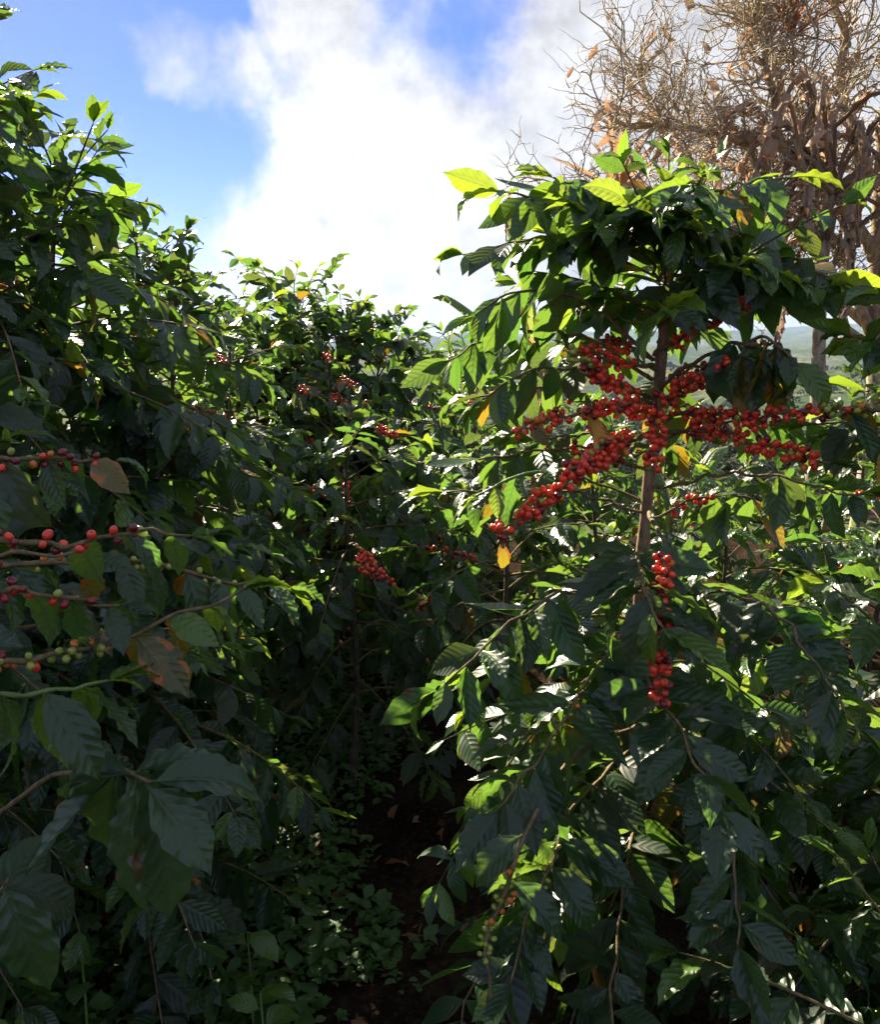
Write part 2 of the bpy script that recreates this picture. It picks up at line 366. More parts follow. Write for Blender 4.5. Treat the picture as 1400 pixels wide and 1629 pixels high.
CHERRY_MESH = {k: mesh_of('coffee_cherry', CV, [CQ, CT], m, CUV) for k, m in CHERRY_MATS.items()}

# ------------------------------------------------------------------ coffee plants
class Plant: pass
PLANTS = []
def frame(d, up):
    X = unit(d); Z = up - X * (up @ X); Z = unit(Z); return np.stack([X, np.cross(Z, X), Z], 1)

def add_leaf(p, b, pos, d, up, L, shape, mat): p.leaves.append((pos, frame(d, up), L, shape, mat, b))
def leafy(p, b, P, r, s0, step, L0, side_tilt=0.0, droop=.25, young=.25, rusty=.03, skip=.12, tip=True, tipL=.55):
    """opposite pairs of leaves along a branch polyline"""
    seg = np.linalg.norm(np.diff(P, axis=0), axis=1); cum = np.concatenate([[0], np.cumsum(seg)]); L = cum[-1]
    s = s0 * L + r.uniform(0, step)
    while s < L - .01:
        f = s / L; q = np.array([np.interp(s, cum, P[:, k]) for k in range(3)])
        q2 = np.array([np.interp(min(s + .02, L), cum, P[:, k]) for k in range(3)]); T = unit(q2 - q + 1e-6)
        S = unit(np.cross(T, [0, 0, 1.0]) + 1e-6)
        for sg in (-1, 1):
            if r.random() < skip: continue
            up = np.array([0, 0, 1.0]) + r.normal(0, .42, 3)
            d = sg * S * r.uniform(.7, 1.0) + T * r.uniform(.25, .75) + np.array([0, 0, -1]) * (droop + r.normal(0, .34)) + r.normal(0, .12, 3)
            ll = L0 * r.uniform(.72, 1.15) * (1 - .35 * max(0, f - .75) / .25)
            m = 1 if (f > .85 and r.random() < young) else (2 if r.random() < rusty else (3 if r.random() < .16 else 0))
            add_leaf(p, b, q, d, up, ll, int(r.integers(len(PRM))), m)
        s += step * r.uniform(.75, 1.3)
    if tip:
        T = unit(P[-1] - P[-2])
        for k in range(2 + int(r.random() < .6) + 2 * int(tipL > .8)):
            a = r.uniform(0, 6.28); d = T + .5 * np.array([math.cos(a), math.sin(a), .15]); add_leaf(p, b, P[-1], d, np.array([0, 0, 1.0]) + r.normal(0, .4, 3), L0 * tipL * r.uniform(.65, 1.3), int(r.integers(len(PRM))), 1 if r.random() < young * 1.5 else 0)

def berries(p, b, P, r, s0, s1, step, n, mix, size=.0155):
    """clusters of cherries sitting round the nodes of a branch"""
    seg = np.linalg.norm(np.diff(P, axis=0), axis=1); cum = np.concatenate([[0], np.cumsum(seg)]); L = cum[-1]
    s = s0 * L
    while s <= s1 * L:
        q = np.array([np.interp(s, cum, P[:, k]) for k in range(3)]); q2 = np.array([np.interp(min(s + .01, L), cum, P[:, k]) for k in range(3)])
        T = unit(q2 - q + 1e-7); A = unit(np.cross(T, [.3, .2, .93])); B = np.cross(T, A); a0 = r.uniform(0, 6.28)
        m = max(1, int(round(n * r.uniform(.5, 1.35)))); names, wts = mix(s / L)
        for k in range(m):
            a = a0 + k * 6.283 / m + r.normal(0, .2); rad = A * math.cos(a) + B * math.sin(a); rad = rad + np.array([0, 0, -.18])
            d = unit(rad + T * r.normal(0, .55)); col = names[int(r.choice(len(names), p=wts))]
            sz = size * r.uniform(.82, 1.12) * (.85 if col == 'green' else 1)
            off = (.0035 if m < 5 else .0065) * r.uniform(.7, 1.5)
            p.cherries.append((q + rad * off + T * r.normal(0, .0065), frame(d, np.array([.2, .3, 1.0])), sz, col, b))
        s += step * r.uniform(.75, 1.25)
RIPE = lambda f: (['red', 'dark', 'orange', 'green'], [.70, .16, .07, .07])
TIPGREEN = lambda f: (['red', 'orange', 'green', 'dark'], [.8, .05, .05, .1] if f < .8 else [.12, .1, .75, .03])
SHADE = lambda f: (['red', 'dark', 'orange', 'green'], [.30, .50, .06, .14])  # dark fruit outweighs red, putting shade into the cherry colours
MIXED = lambda f: (['red', 'dark', 'orange', 'green'], [.22, .10, .2, .48])
GREEN = lambda f: (['green', 'orange'], [.9, .1])

def branch(p, P, r0=.0045, r1=.0016, mat='twig'):
    p.branches.append((np.asarray(P, float), r0, r1, mat)); return len(p.branches) - 1

def coffee(label, x, y, H, R, seed, zlo=.35, zhi=None, gap=None, L0=.14, step=.043, level=.052, dens=1.0, lean=(0, 0), detail=True, fruit=.12, top=.42, young=.3,
           stems=((0, 0),), name='coffee_plant', z0=None, droop=.55, az0=None, trunk_r=(.019, .005)):
    r = rng(seed); p = Plant(); p.label = label; p.name = name; p.detail = detail
    p.base = np.array([x, y, float(height(x, y)) if z0 is None else z0]); p.leaves = []; p.cherries = []; p.branches = []; p.trunks = []
    for si, (ox, oy) in enumerate(stems):
        h = H * (1 if si == 0 else r.uniform(.8, .95)); zz = np.linspace(-.03, h, 12); f = np.clip(zz / h, 0, 1)
        wx, wy, ph = r.uniform(-.02, .02), r.uniform(-.02, .02), r.uniform(0, 6)
        tx = ox * f ** .8 + lean[0] * f ** 1.5 + wx * np.sin(f * 7 + ph); ty = oy * f ** .8 + lean[1] * f ** 1.5 + wy * np.cos(f * 6 + ph)
        TP = np.stack([tx, ty, zz], -1); p.trunks.append((TP, trunk_r[0] * (H / 2) ** .5 * (1 if si == 0 else .75), trunk_r[1]))
        z = zlo; az = r.uniform(0, 3.14) if az0 is None else az0
        while z < h - .02:
            if not (gap and gap[0] < z < gap[1]):
                f = z / h; dt = (h - z)
                for sgn in (0, math.pi):
                    if r.random() > dens: continue
                    a = az + sgn + r.normal(0, .22)
                    Lb = R * min(1, (dt / (top * H)) ** .62 + .12) * r.uniform(.72, 1.12) * (1 - .18 * max(0, .4 - f) / .4)
                    el = math.radians(52 * math.exp(-dt / (.30)) + 12 - 14 * (1 - f) + r.normal(0, 7))
                    sag = .55 * Lb * Lb / max(R, .3) * r.uniform(.5, 1.3) * (1 - math.exp(-dt / .3))
                    q0 = np.array([np.interp(z, zz, tx), np.interp(z, zz, ty), z]); t = np.linspace(0, 1, 7); dirn_ = np.array([math.cos(a), math.sin(a)])
                    wob_ = r.normal(0, .03) * Lb
                    X = q0[0] + dirn_[0] * math.cos(el) * Lb * t - dirn_[1] * wob_ * np.sin(t * 3); Y = q0[1] + dirn_[1] * math.cos(el) * Lb * t + dirn_[0] * wob_ * np.sin(t * 3)
                    Z = q0[2] + math.sin(el) * Lb * t - sag * t ** 2
                    Z = np.maximum(Z, .12)
                    P = np.stack([X, Y, Z], -1); b = branch(p, P, .0022 + .0035 * Lb, .0014)
                    leafy(p, b, P, r, .12 if Lb < .3 else r.uniform(.22, .42), step, L0 * (.75 if dt < .12 else 1), droop=droop * (1 - math.exp(-dt / .25)), young=young)
                    if Lb > .3 and r.random() < fruit: berries(p, b, P, r, .3, r.uniform(.55, .75), .032, 4, RIPE)
            z += level * r.uniform(.75, 1.3); az += math.pi / 2 + r.normal(0, .15)
    PLANTS.append(p); return p

def extra(p, W, leaves=None, fruit=None, seed=0, r0=.0045, r1=.0018, mat='twig', n=10):
    """one particular branch of a plant, given by points in the place's own metres"""
    r = rng(seed); P = spline(np.asarray(W, float) - p.base, n + 5); P[1:-1] += r.normal(0, .0045, P[1:-1].shape); b = branch(p, P, r0, r1, mat)
    if leaves: leafy(p, b, P, r, **leaves)
    if fruit: berries(p, b, P, r, **fruit)
    return b

# the row on the uphill side, nearest first
pE = coffee('coffee plant at the left edge with fruiting twigs of green and shade-toned red cherries', -.92, .98, 1.75, .36, 11, zlo=.5, gap=(1.05, 1.62), L0=.14, fruit=0, level=.07)
lv = lambda s0, **k: dict(dict(s0=s0, step=.05, L0=.125, droop=.7, young=.1, rusty=.15), **k)
fr = lambda s0, s1, mix, n=5, step=.028, **k: dict(dict(s0=s0, s1=s1, step=step, n=n, mix=mix, size=.0112 if mix in (SHADE, MIXED) else .0138), **k)
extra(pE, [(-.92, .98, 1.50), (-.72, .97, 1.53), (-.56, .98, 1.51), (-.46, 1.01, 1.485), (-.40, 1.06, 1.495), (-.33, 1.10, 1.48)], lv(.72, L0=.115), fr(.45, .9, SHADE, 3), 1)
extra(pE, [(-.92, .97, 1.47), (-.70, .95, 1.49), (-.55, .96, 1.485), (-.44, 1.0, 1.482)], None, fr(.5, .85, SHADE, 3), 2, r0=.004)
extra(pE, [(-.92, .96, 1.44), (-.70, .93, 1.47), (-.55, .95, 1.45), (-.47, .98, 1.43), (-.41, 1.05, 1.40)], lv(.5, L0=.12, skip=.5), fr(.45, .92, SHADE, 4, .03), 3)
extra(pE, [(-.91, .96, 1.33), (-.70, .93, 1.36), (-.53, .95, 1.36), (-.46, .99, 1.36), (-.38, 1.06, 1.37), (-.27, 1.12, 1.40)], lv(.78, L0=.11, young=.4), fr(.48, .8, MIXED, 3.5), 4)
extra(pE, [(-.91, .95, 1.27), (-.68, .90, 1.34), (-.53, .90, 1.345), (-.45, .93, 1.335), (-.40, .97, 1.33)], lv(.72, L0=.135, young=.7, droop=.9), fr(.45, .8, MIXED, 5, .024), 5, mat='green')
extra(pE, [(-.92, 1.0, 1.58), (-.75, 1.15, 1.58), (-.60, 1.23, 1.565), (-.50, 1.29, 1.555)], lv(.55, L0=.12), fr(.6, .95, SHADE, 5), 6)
def posed(p, W, leaves, seed):
    """a twig whose end leaves are posed one by one: distance back from the tip, direction, length, facing, shape, tint"""
    b = extra(p, W, None, None, seed); P = p.branches[b][0]; r = rng(seed)
    for back, d, L, up, sh, m in leaves:
        e = P[-1] + unit(P[-2] - P[-1]) * back; add_leaf(p, b, e + r.normal(0, .003, 3), np.array(d, float), np.array(up, float), L, sh, m)
posed(pE, [(-.91, .98, .85), (-.66, 1.08, 1.06), (-.46, 1.02, 1.20), (-.34, .92, 1.225)],
      [(0, (1, .2, .12), .150, (-.25, -.35, .9), 3, 0), (0, (.62, -.28, -.55), .13, (.45, -.45, .75), 10, 0), (.02, (.30, -.2, -.95), .19, (.75, -.65, .15), 7, 0), (.03, (-.18, -.3, -.95), .18, (-.75, -.6, .3), 4, 0),
       (.05, (.70, .45, .18), .13, (-.2, -.3, .95), 1, 0), (.055, (-.85, .15, .15), .14, (.2, -.35, .9), 6, 0), (.09, (-.75, -.15, -.75), .17, (-.75, -.4, .55), 5, 0), (.08, (.45, .3, -.75), .13, (.7, -.3, .65), 1, 0), (.10, (-.3, -.1, -1), .16, (-.5, -.8, .2), 8, 0)], 7)
posed(pE, [(-.91, .97, .80), (-.72, 1.02, .98), (-.55, .98, 1.06)],
      [(0, (.35, -.2, -.9), .17, (.3, -.85, .3), 7, 0), (.03, (-.5, -.2, -.8), .16, (-.4, -.8, .3), 10, 0), (.02, (.8, .2, -.35), .13, (.1, -.6, .8), 3, 3), (.06, (.2, .5, .3), .12, (0, -.7, .7), 2, 0)], 8)
extra(pE, [(-.91, 1.0, 1.38), (-.68, 1.1, 1.42), (-.50, 1.22, 1.41), (-.34, 1.3, 1.37), (-.25, 1.34, 1.34)], lv(.4, L0=.125, droop=.5), fr(.5, .9, GREEN, 2.5, .03, size=.011), 9)
extra(pE, [(-.91, 1.0, 1.3), (-.68, 1.15, 1.33), (-.52, 1.25, 1.31), (-.36, 1.33, 1.25)], lv(.35, L0=.12, droop=.5), None, 10)

coffee('tallest coffee plant, dark against the blue sky at the left', -1.15, 2.15, 2.24, .62, 21, level=.044, zlo=.45, L0=.145, fruit=.03, stems=((0, 0), (.16, .15), (.1, -.2)))
coffee('shaded coffee plant between the left edge and the tallest plant', -1.02, 1.5, 1.62, .46, 27, zlo=.5, L0=.15, fruit=.0)
coffee('coffee plant stepping down behind the tallest one on the left', -1.02, 3.0, 1.93, .60, 22, zlo=.4, L0=.14, fruit=.03, stems=((0, 0), (.15, -.1)))
coffee('coffee plant in the shade in front of the tallest, above the weeds', -.80, 2.05, 1.35, .58, 23, zlo=.35, L0=.145, fruit=.05)
coffee('coffee plant between the shaded left row and the rounded bush', -.95, 3.9, 1.75, .58, 24, zlo=.4, L0=.135, fruit=.08)
coffee('rounded coffee bush with rim-lit leaves under the brightest cloud', -.80, 5.0, 1.92, .62, 25, level=.04, step=.038, zlo=.4, L0=.165, fruit=.06, top=.11, stems=((0, 0), (.46, .05), (-.36, .1), (.24, -.2), (-.15, -.25)))
coffee('coffee bush with sunlit red cherries below the rounded bush', -.52, 4.1, 1.58, .52, 26, zlo=.35, L0=.135, fruit=.30)
b26 = PLANTS[-1]
for k, (x, y, z) in enumerate([(-.52, 3.95, 1.70), (-.60, 3.72, 1.56), (-.42, 3.88, 1.59), (-.47, 3.85, 1.52)]):
    extra(b26, [(b26.base[0], b26.base[1], z - .12), (.5 * x - .26, .5 * (y + 4.1), z - .03), (x, y, z), (x + .06, y - .06, z - .03)], lv(.6, L0=.11, skip=.5, young=.5), fr(.45, .95, RIPE, 6, .03), 400 + k)
# the low bushes across the middle
coffee('low coffee bush with yellow-green sunlit top in front of the banana', .16, 3.75, 1.66, .58, 31, zlo=.4, L0=.135, fruit=.06, top=.3)
coffee('low coffee bush left of the dark hollow, glossy leaves half in sun', -.34, 3.15, 1.42, .52, 32, zlo=.4, L0=.135, fruit=.08, top=.35)
b32 = PLANTS[-1]
for k, (x, y, z) in enumerate([(-.21, 3.1, 1.44), (-.20, 2.6, 1.04), (-.24, 2.62, 1.05)]):
    extra(b32, [(b32.base[0], b32.base[1], z - .05), (.5 * x - .17, .5 * (y + 3.15), z + .01), (x, y, z), (x + .05, y - .05, z - .03)], lv(.6, L0=.11, skip=.5, young=.5), fr(.6, .98, RIPE, 6, .03), 410 + k)
coffee('coffee bush directly behind the dark hollow at the centre', .22, 2.75, 1.36, .50, 33, zlo=.8, L0=.14, fruit=.08, top=.35)
coffee('coffee bush right of the banana, seen below the cherry branches', .72, 3.9, 1.44, .50, 34, zlo=.35, L0=.135, fruit=.05, top=.35)

# the fruiting plant
hero = coffee('fruiting coffee plant with bare stem, red cherry branches and leafy crown', .46, 1.82, 2.0, .50, 41, zlo=.5, gap=(1.17, 1.79), L0=.13, fruit=.0, top=.20, level=.030, stems=((0, 0),), young=.35, droop=.45, trunk_r=(.023, .010))
hz = .0
FR = fr
extra(hero, [(.45, 1.81, 1.69), (.36, 1.78, 1.70), (.25, 1.73, 1.73)], lv(.85, L0=.09), FR(.25, .95, RIPE , 6, .027), 51)
extra(hero, [(.45, 1.81, 1.61), (.36, 1.72, 1.645), (.24, 1.65, 1.72)], None, FR(.36, 1, TIPGREEN, 7, .026), 52)
extra(hero, [(.45, 1.81, 1.585), (.38, 1.71, 1.61), (.29, 1.66, 1.62)], lv(.9, L0=.09), FR(.34, .98, RIPE, 7, .026), 53)
extra(hero, [(.45, 1.82, 1.71), (.52, 1.77, 1.765), (.59, 1.66, 1.815)], None, FR(.3, .98, TIPGREEN, 8, .026), 54)
extra(hero, [(.46, 1.81, 1.60), (.50, 1.72, 1.655), (.58, 1.63, 1.71)], lv(.75, L0=.135, droop=1., rusty=.5), FR(.2, .9, RIPE, 7, .027), 55)
extra(hero, [(.46, 1.80, 1.57), (.53, 1.71, 1.60), (.63, 1.61, 1.60), (.72, 1.53, 1.615), (.77, 1.49, 1.62)], lv(.8, L0=.135, droop=.8, rusty=.6), FR(.12, .97, TIPGREEN, 7, .027), 56)
extra(hero, [(.46, 1.80, 1.54), (.55, 1.72, 1.565), (.63, 1.62, 1.54), (.71, 1.54, 1.52)], lv(.9, L0=.11, droop=.8), FR(.25, .97, RIPE, 6.5, .027), 57)
extra(hero, [(.44, 1.80, 1.55), (.32, 1.65, 1.54), (.23, 1.53, 1.49), (.17, 1.48, 1.455), (.10, 1.45, 1.41)], None, FR(.2, 1., RIPE, 8.5, .026), 58)
extra(hero, [(.44, 1.80, 1.52), (.34, 1.66, 1.52), (.24, 1.55, 1.515), (.12, 1.47, 1.495), (.06, 1.44, 1.475)], lv(.68, L0=.10, droop=.5, young=.6), FR(.3, .62, TIPGREEN, 7, .026), 59, mat='green')
extra(hero, [(.44, 1.81, 1.59), (.33, 1.73, 1.60), (.22, 1.69, 1.59), (.12, 1.65, 1.56)], lv(.75, L0=.10, rusty=.3, skip=.4), FR(.25, 1, RIPE, 4, .03), 60)
extra(hero, [(.46, 1.81, 1.66), (.44, 1.74, 1.62), (.43, 1.68, 1.56), (.41, 1.63, 1.49)], None, FR(.3, 1, RIPE, 7, .024), 61)
extra(hero, [(.45, 1.80, 1.38), (.42, 1.58, 1.37), (.385, 1.42, 1.28), (.375, 1.37, 1.14)], None, FR(.55, 1, RIPE, 6.5, .022), 62)
extra(hero, [(.47, 1.82, 1.62), (.53, 1.78, 1.66), (.60, 1.74, 1.67), (.66, 1.70, 1.66)], None, FR(.15, 1, RIPE, 5, .034), 63)
# leafy tiers of its crown
cr = rng(77)
for k in range(27):
    a = k * 2.399 + .3 + cr.normal(0, .25); q = cr.uniform(.14, .40); h = 1.76 + .22 * cr.random(); e = cr.uniform(.05, .45) - .9 * max(0, q - .3)
    extra(hero, [(.455, 1.815, h), (.46 + .5 * q * math.cos(a), 1.82 + .5 * q * math.sin(a), h + .55 * q * e + .02), (.46 + q * 1.08 * math.cos(a), 1.82 + .95 * q * math.sin(a), h + q * e - .10 * q * q)],
          dict(s0=.25, step=.04, L0=.132, droop=.45, young=.75, rusty=.02, skip=.05, tipL=.7), fr(.25, .6, GREEN, 3, .03, size=.011) if k % 6 == 0 else None, 300 + k, mat='green', r0=.0032)
for k, W in enumerate([[(.45, 1.82, 1.70), (.30, 1.80, 1.82), (.16, 1.78, 1.84), (.07, 1.76, 1.79)], [(.45, 1.82, 1.66), (.28, 1.86, 1.76), (.14, 1.88, 1.76), (.02, 1.88, 1.70)], [(.46, 1.82, 1.78), (.58, 1.78, 1.88), (.68, 1.74, 1.90), (.75, 1.70, 1.86)],
                       [(.45, 1.80, 1.62), (.30, 1.80, 1.68), (.18, 1.80, 1.68), (.09, 1.79, 1.62)], [(.46, 1.82, 1.64), (.55, 1.72, 1.72), (.61, 1.64, 1.74), (.65, 1.58, 1.70)]]):
    extra(hero, W, dict(s0=.4, step=.045, L0=.135, droop=.9, young=.15, rusty=.02, skip=.06, tipL=.8), None, 340 + k)
for k in range(16):   # leafier side branches between the cherry-laden ones, leaves only on their outer halves
    a = (math.pi if k % 2 else 0) + cr.normal(0, .55) + (.35 if k % 2 == 0 else -.35); q = cr.uniform(.26, .46); h = 1.36 + .40 * ((k * .618) % 1)
    extra(hero, [(.455, 1.815, h), (.46 + .5 * q * math.cos(a), 1.82 + .5 * q * math.sin(a), h + .05), (.46 + q * math.cos(a), 1.82 + q * math.sin(a), h + .03)],
          dict(s0=.48, step=.045, L0=.13, droop=.75, young=.25, rusty=.05, skip=.08, tipL=.8), fr(.2, .5, RIPE, 4, .032, size=.0135) if k % 3 == 0 else None, 360 + k, r0=.0034)
# its lower skirt reaching towards the viewer
for k, W in enumerate([[(.45, 1.8, 1.10), (.33, 1.6, 1.12), (.20, 1.42, 1.05), (.10, 1.32, .96)], [(.45, 1.8, 1.0), (.40, 1.55, 1.10), (.42, 1.36, 1.06), (.45, 1.25, 1.0)],
                       [(.46, 1.8, .85), (.30, 1.55, .88), (.18, 1.38, .78), (.12, 1.28, .66)], [(.46, 1.8, .9), (.52, 1.5, .96), (.50, 1.32, .88), (.48, 1.22, .78)],
                       [(.46, 1.8, .7), (.36, 1.5, .72), (.30, 1.3, .62), (.28, 1.2, .52)], [(.45, 1.8, 1.2), (.25, 1.66, 1.24), (.10, 1.55, 1.18), (.0, 1.50, 1.10)],
                       [(.47, 1.8, 1.22), (.6, 1.55, 1.25), (.64, 1.4, 1.2), (.68, 1.3, 1.12)], [(.46, 1.8, .6), (.2, 1.6, .6), (.06, 1.45, .5), (.0, 1.35, .4)],
                       [(.46, 1.8, 1.25), (.38, 1.6, 1.33), (.36, 1.45, 1.31), (.37, 1.35, 1.27)]]):
    extra(hero, W, lv(.15, L0=.145, droop=.28, rusty=.02, skip=.03, step=.038, tipL=.8), fr(.55, .8, GREEN, 2.5, .03, size=.010) if k in (0, 2) else None, 70 + k, r0=.0034)

posed(hero, [(.46, 1.8, .90), (.25, 1.45, .99), (.12, 1.25, .91), (.08, 1.2, .80), (.075, 1.19, .70)], [(.30, (-.6, -.3, -.3), .12, (-.2, -.6, .8), 3, 0), (.22, (.6, -.3, -.4), .13, (.2, -.6, .8), 1, 0)], 90)
berries(hero, len(hero.branches) - 1, hero.branches[-1][0], rng(91), .76, .92, .022, 5, GREEN, .0105)
# yellowed leaves among its cherries and at the right edge
posed(hero, [(.72, 1.53, 1.615), (.77, 1.49, 1.62), (.80, 1.47, 1.60)], [(0, (.1, -.2, -1), .13, (.3, -.9, .2), 5, 4), (.02, (-.5, -.2, -.8), .11, (-.2, -.9, .4), 7, 4), (.03, (.8, -.2, -.4), .12, (.2, -.7, .6), 1, 4)], 92)
posed(hero, [(.13, 1.46, 1.42), (.11, 1.45, 1.40), (.10, 1.45, 1.39)], [(0, (.3, -.2, -.9), .06, (.3, -.9, .2), 3, 2)], 93)
posed(hero, [(.33, 1.73, 1.60), (.31, 1.71, 1.605), (.29, 1.70, 1.60)], [(0, (.5, -.2, -.8), .085, (.3, -.9, .4), 2, 4)], 94)
posed(hero, [(.58, 1.66, 1.72), (.61, 1.64, 1.735), (.63, 1.62, 1.73)], [(0, (.1, -.1, -1), .15, (.2, -.95, .1), 0, 2), (0, (-.3, -.1, -1), .14, (-.3, -.9, .2), 4, 0), (.02, (.5, -.3, -.7), .13, (.4, -.8, .4), 1, 0)], 95)
# plants on the downhill side of the fruiting one
coffee('coffee plant with large dark leaves at the right edge, below the dry tree', 1.10, 1.58, 1.82, .46, 42, zlo=.45, gap=(.9, 1.50), L0=.155, fruit=0, top=.14, level=.04)
coffee('coffee plant with leaves gleaming in the sun at the lower right', .98, 1.72, 1.22, .52, 43, zlo=.3, L0=.14, fruit=.06, top=.35, stems=((0, 0), (.1, -.2)))
coffee('coffee plant with long dark leaves in the lower right corner', .80, 1.18, .86, .45, 44, zlo=.2, L0=.145, fruit=0, top=.4)
coffee('low sunlit coffee bush behind the fruiting plant, before the valley', 1.02, 2.95, 1.24, .50, 45, zlo=.3, L0=.14, fruit=.08, top=.35)
coffee('low sunlit coffee bush at the right edge before the valley', 1.72, 3.2, 1.34, .55, 46, zlo=.3, L0=.14, fruit=.08, top=.35)
coffee('slender young coffee bush in shade at the foot of the fruiting plant', .62, 2.35, 1.05, .45, 47, zlo=.3, L0=.145, fruit=0)
# farther bushes on the slope
for k, (x, y, H, lab) in enumerate([(-.25, 6.2, 1.75, 'coffee bush farther off, just left of the distant blue ridge'), (.25, 6.9, 1.75, 'coffee bush farther off, under the distant blue ridge'),
                                    (-2.0, 6.0, 2.1, 'coffee bush far back behind the left row'), (1.5, 5.6, 1.35, 'coffee bush on the slope beneath the dry tree'),
                                    (2.5, 5.0, 1.5, 'coffee bush at the right beneath the dry tree, near the valley'), (-2.1, 4.1, 2.1, 'coffee bush behind the tallest plant at the far left')]):
    coffee(lab, x, y, H, .6, 80 + k, zlo=.35, L0=.14, detail=False, fruit=.1)

# which leaves can be told apart: those that show from where people stand on the path
f_px = 814.5 / math.tan(math.radians(CAM_FOV / 2)); pr = math.radians(CAM_PITCH)
FW = np.array([0, math.cos(pr), math.sin(pr)]); UPV = np.array([0, -math.sin(pr), math.cos(pr)])
for p in PLANTS:      # nobody's face is brushed by leaves
    p.leaves = [l for l in p.leaves if np.linalg.norm(p.base + l[0] + l[1][:, 0] * l[2] * .5 - CAM_POS) > .62]
def sees(Wp):
    q = Wp - CAM_POS; z = q @ FW; return np.stack([700 + f_px * q[..., 0] / z, 814.5 - f_px * (q @ UPV) / z], -1), z
allpts, own = [], []
for i, p in enumerate(PLANTS):
    pos = np.array([l[0] for l in p.leaves]) + p.base; X = np.array([l[1] for l in p.leaves]); L = np.array([l[2] for l in p.leaves])
    for a, c in ((.3, 0), (.55, .12), (.55, -.12), (.55, 0), (.8, 0)):
        allpts.append(pos + X[:, :, 0] * (a * L)[:, None] + X[:, :, 1] * (c * L)[:, None]); own.append(np.stack([np.full(len(L), i), np.arange(len(L))], -1))
allpts = np.vstack(allpts); own = np.vstack(own)
uvp, dep = sees(allpts); ok = (dep > .2) & (uvp[:, 0] > 0) & (uvp[:, 0] < 1400) & (uvp[:, 1] > 0) & (uvp[:, 1] < 1629)
cell = (np.clip(uvp[:, 0], 0, 1399) // 7).astype(int) * 300 + (np.clip(uvp[:, 1], 0, 1628) // 7).astype(int)
zb = np.full(300 * 300, 1e9); np.minimum.at(zb, cell[ok], dep[ok])
vis = ok & (dep < zb[cell] + .04)
score = [np.zeros(len(p.leaves)) for p in PLANTS]
for (i, j), v, z in zip(own[vis], vis[vis], dep[vis]): score[i][j] += 1.0 / z ** 1.5

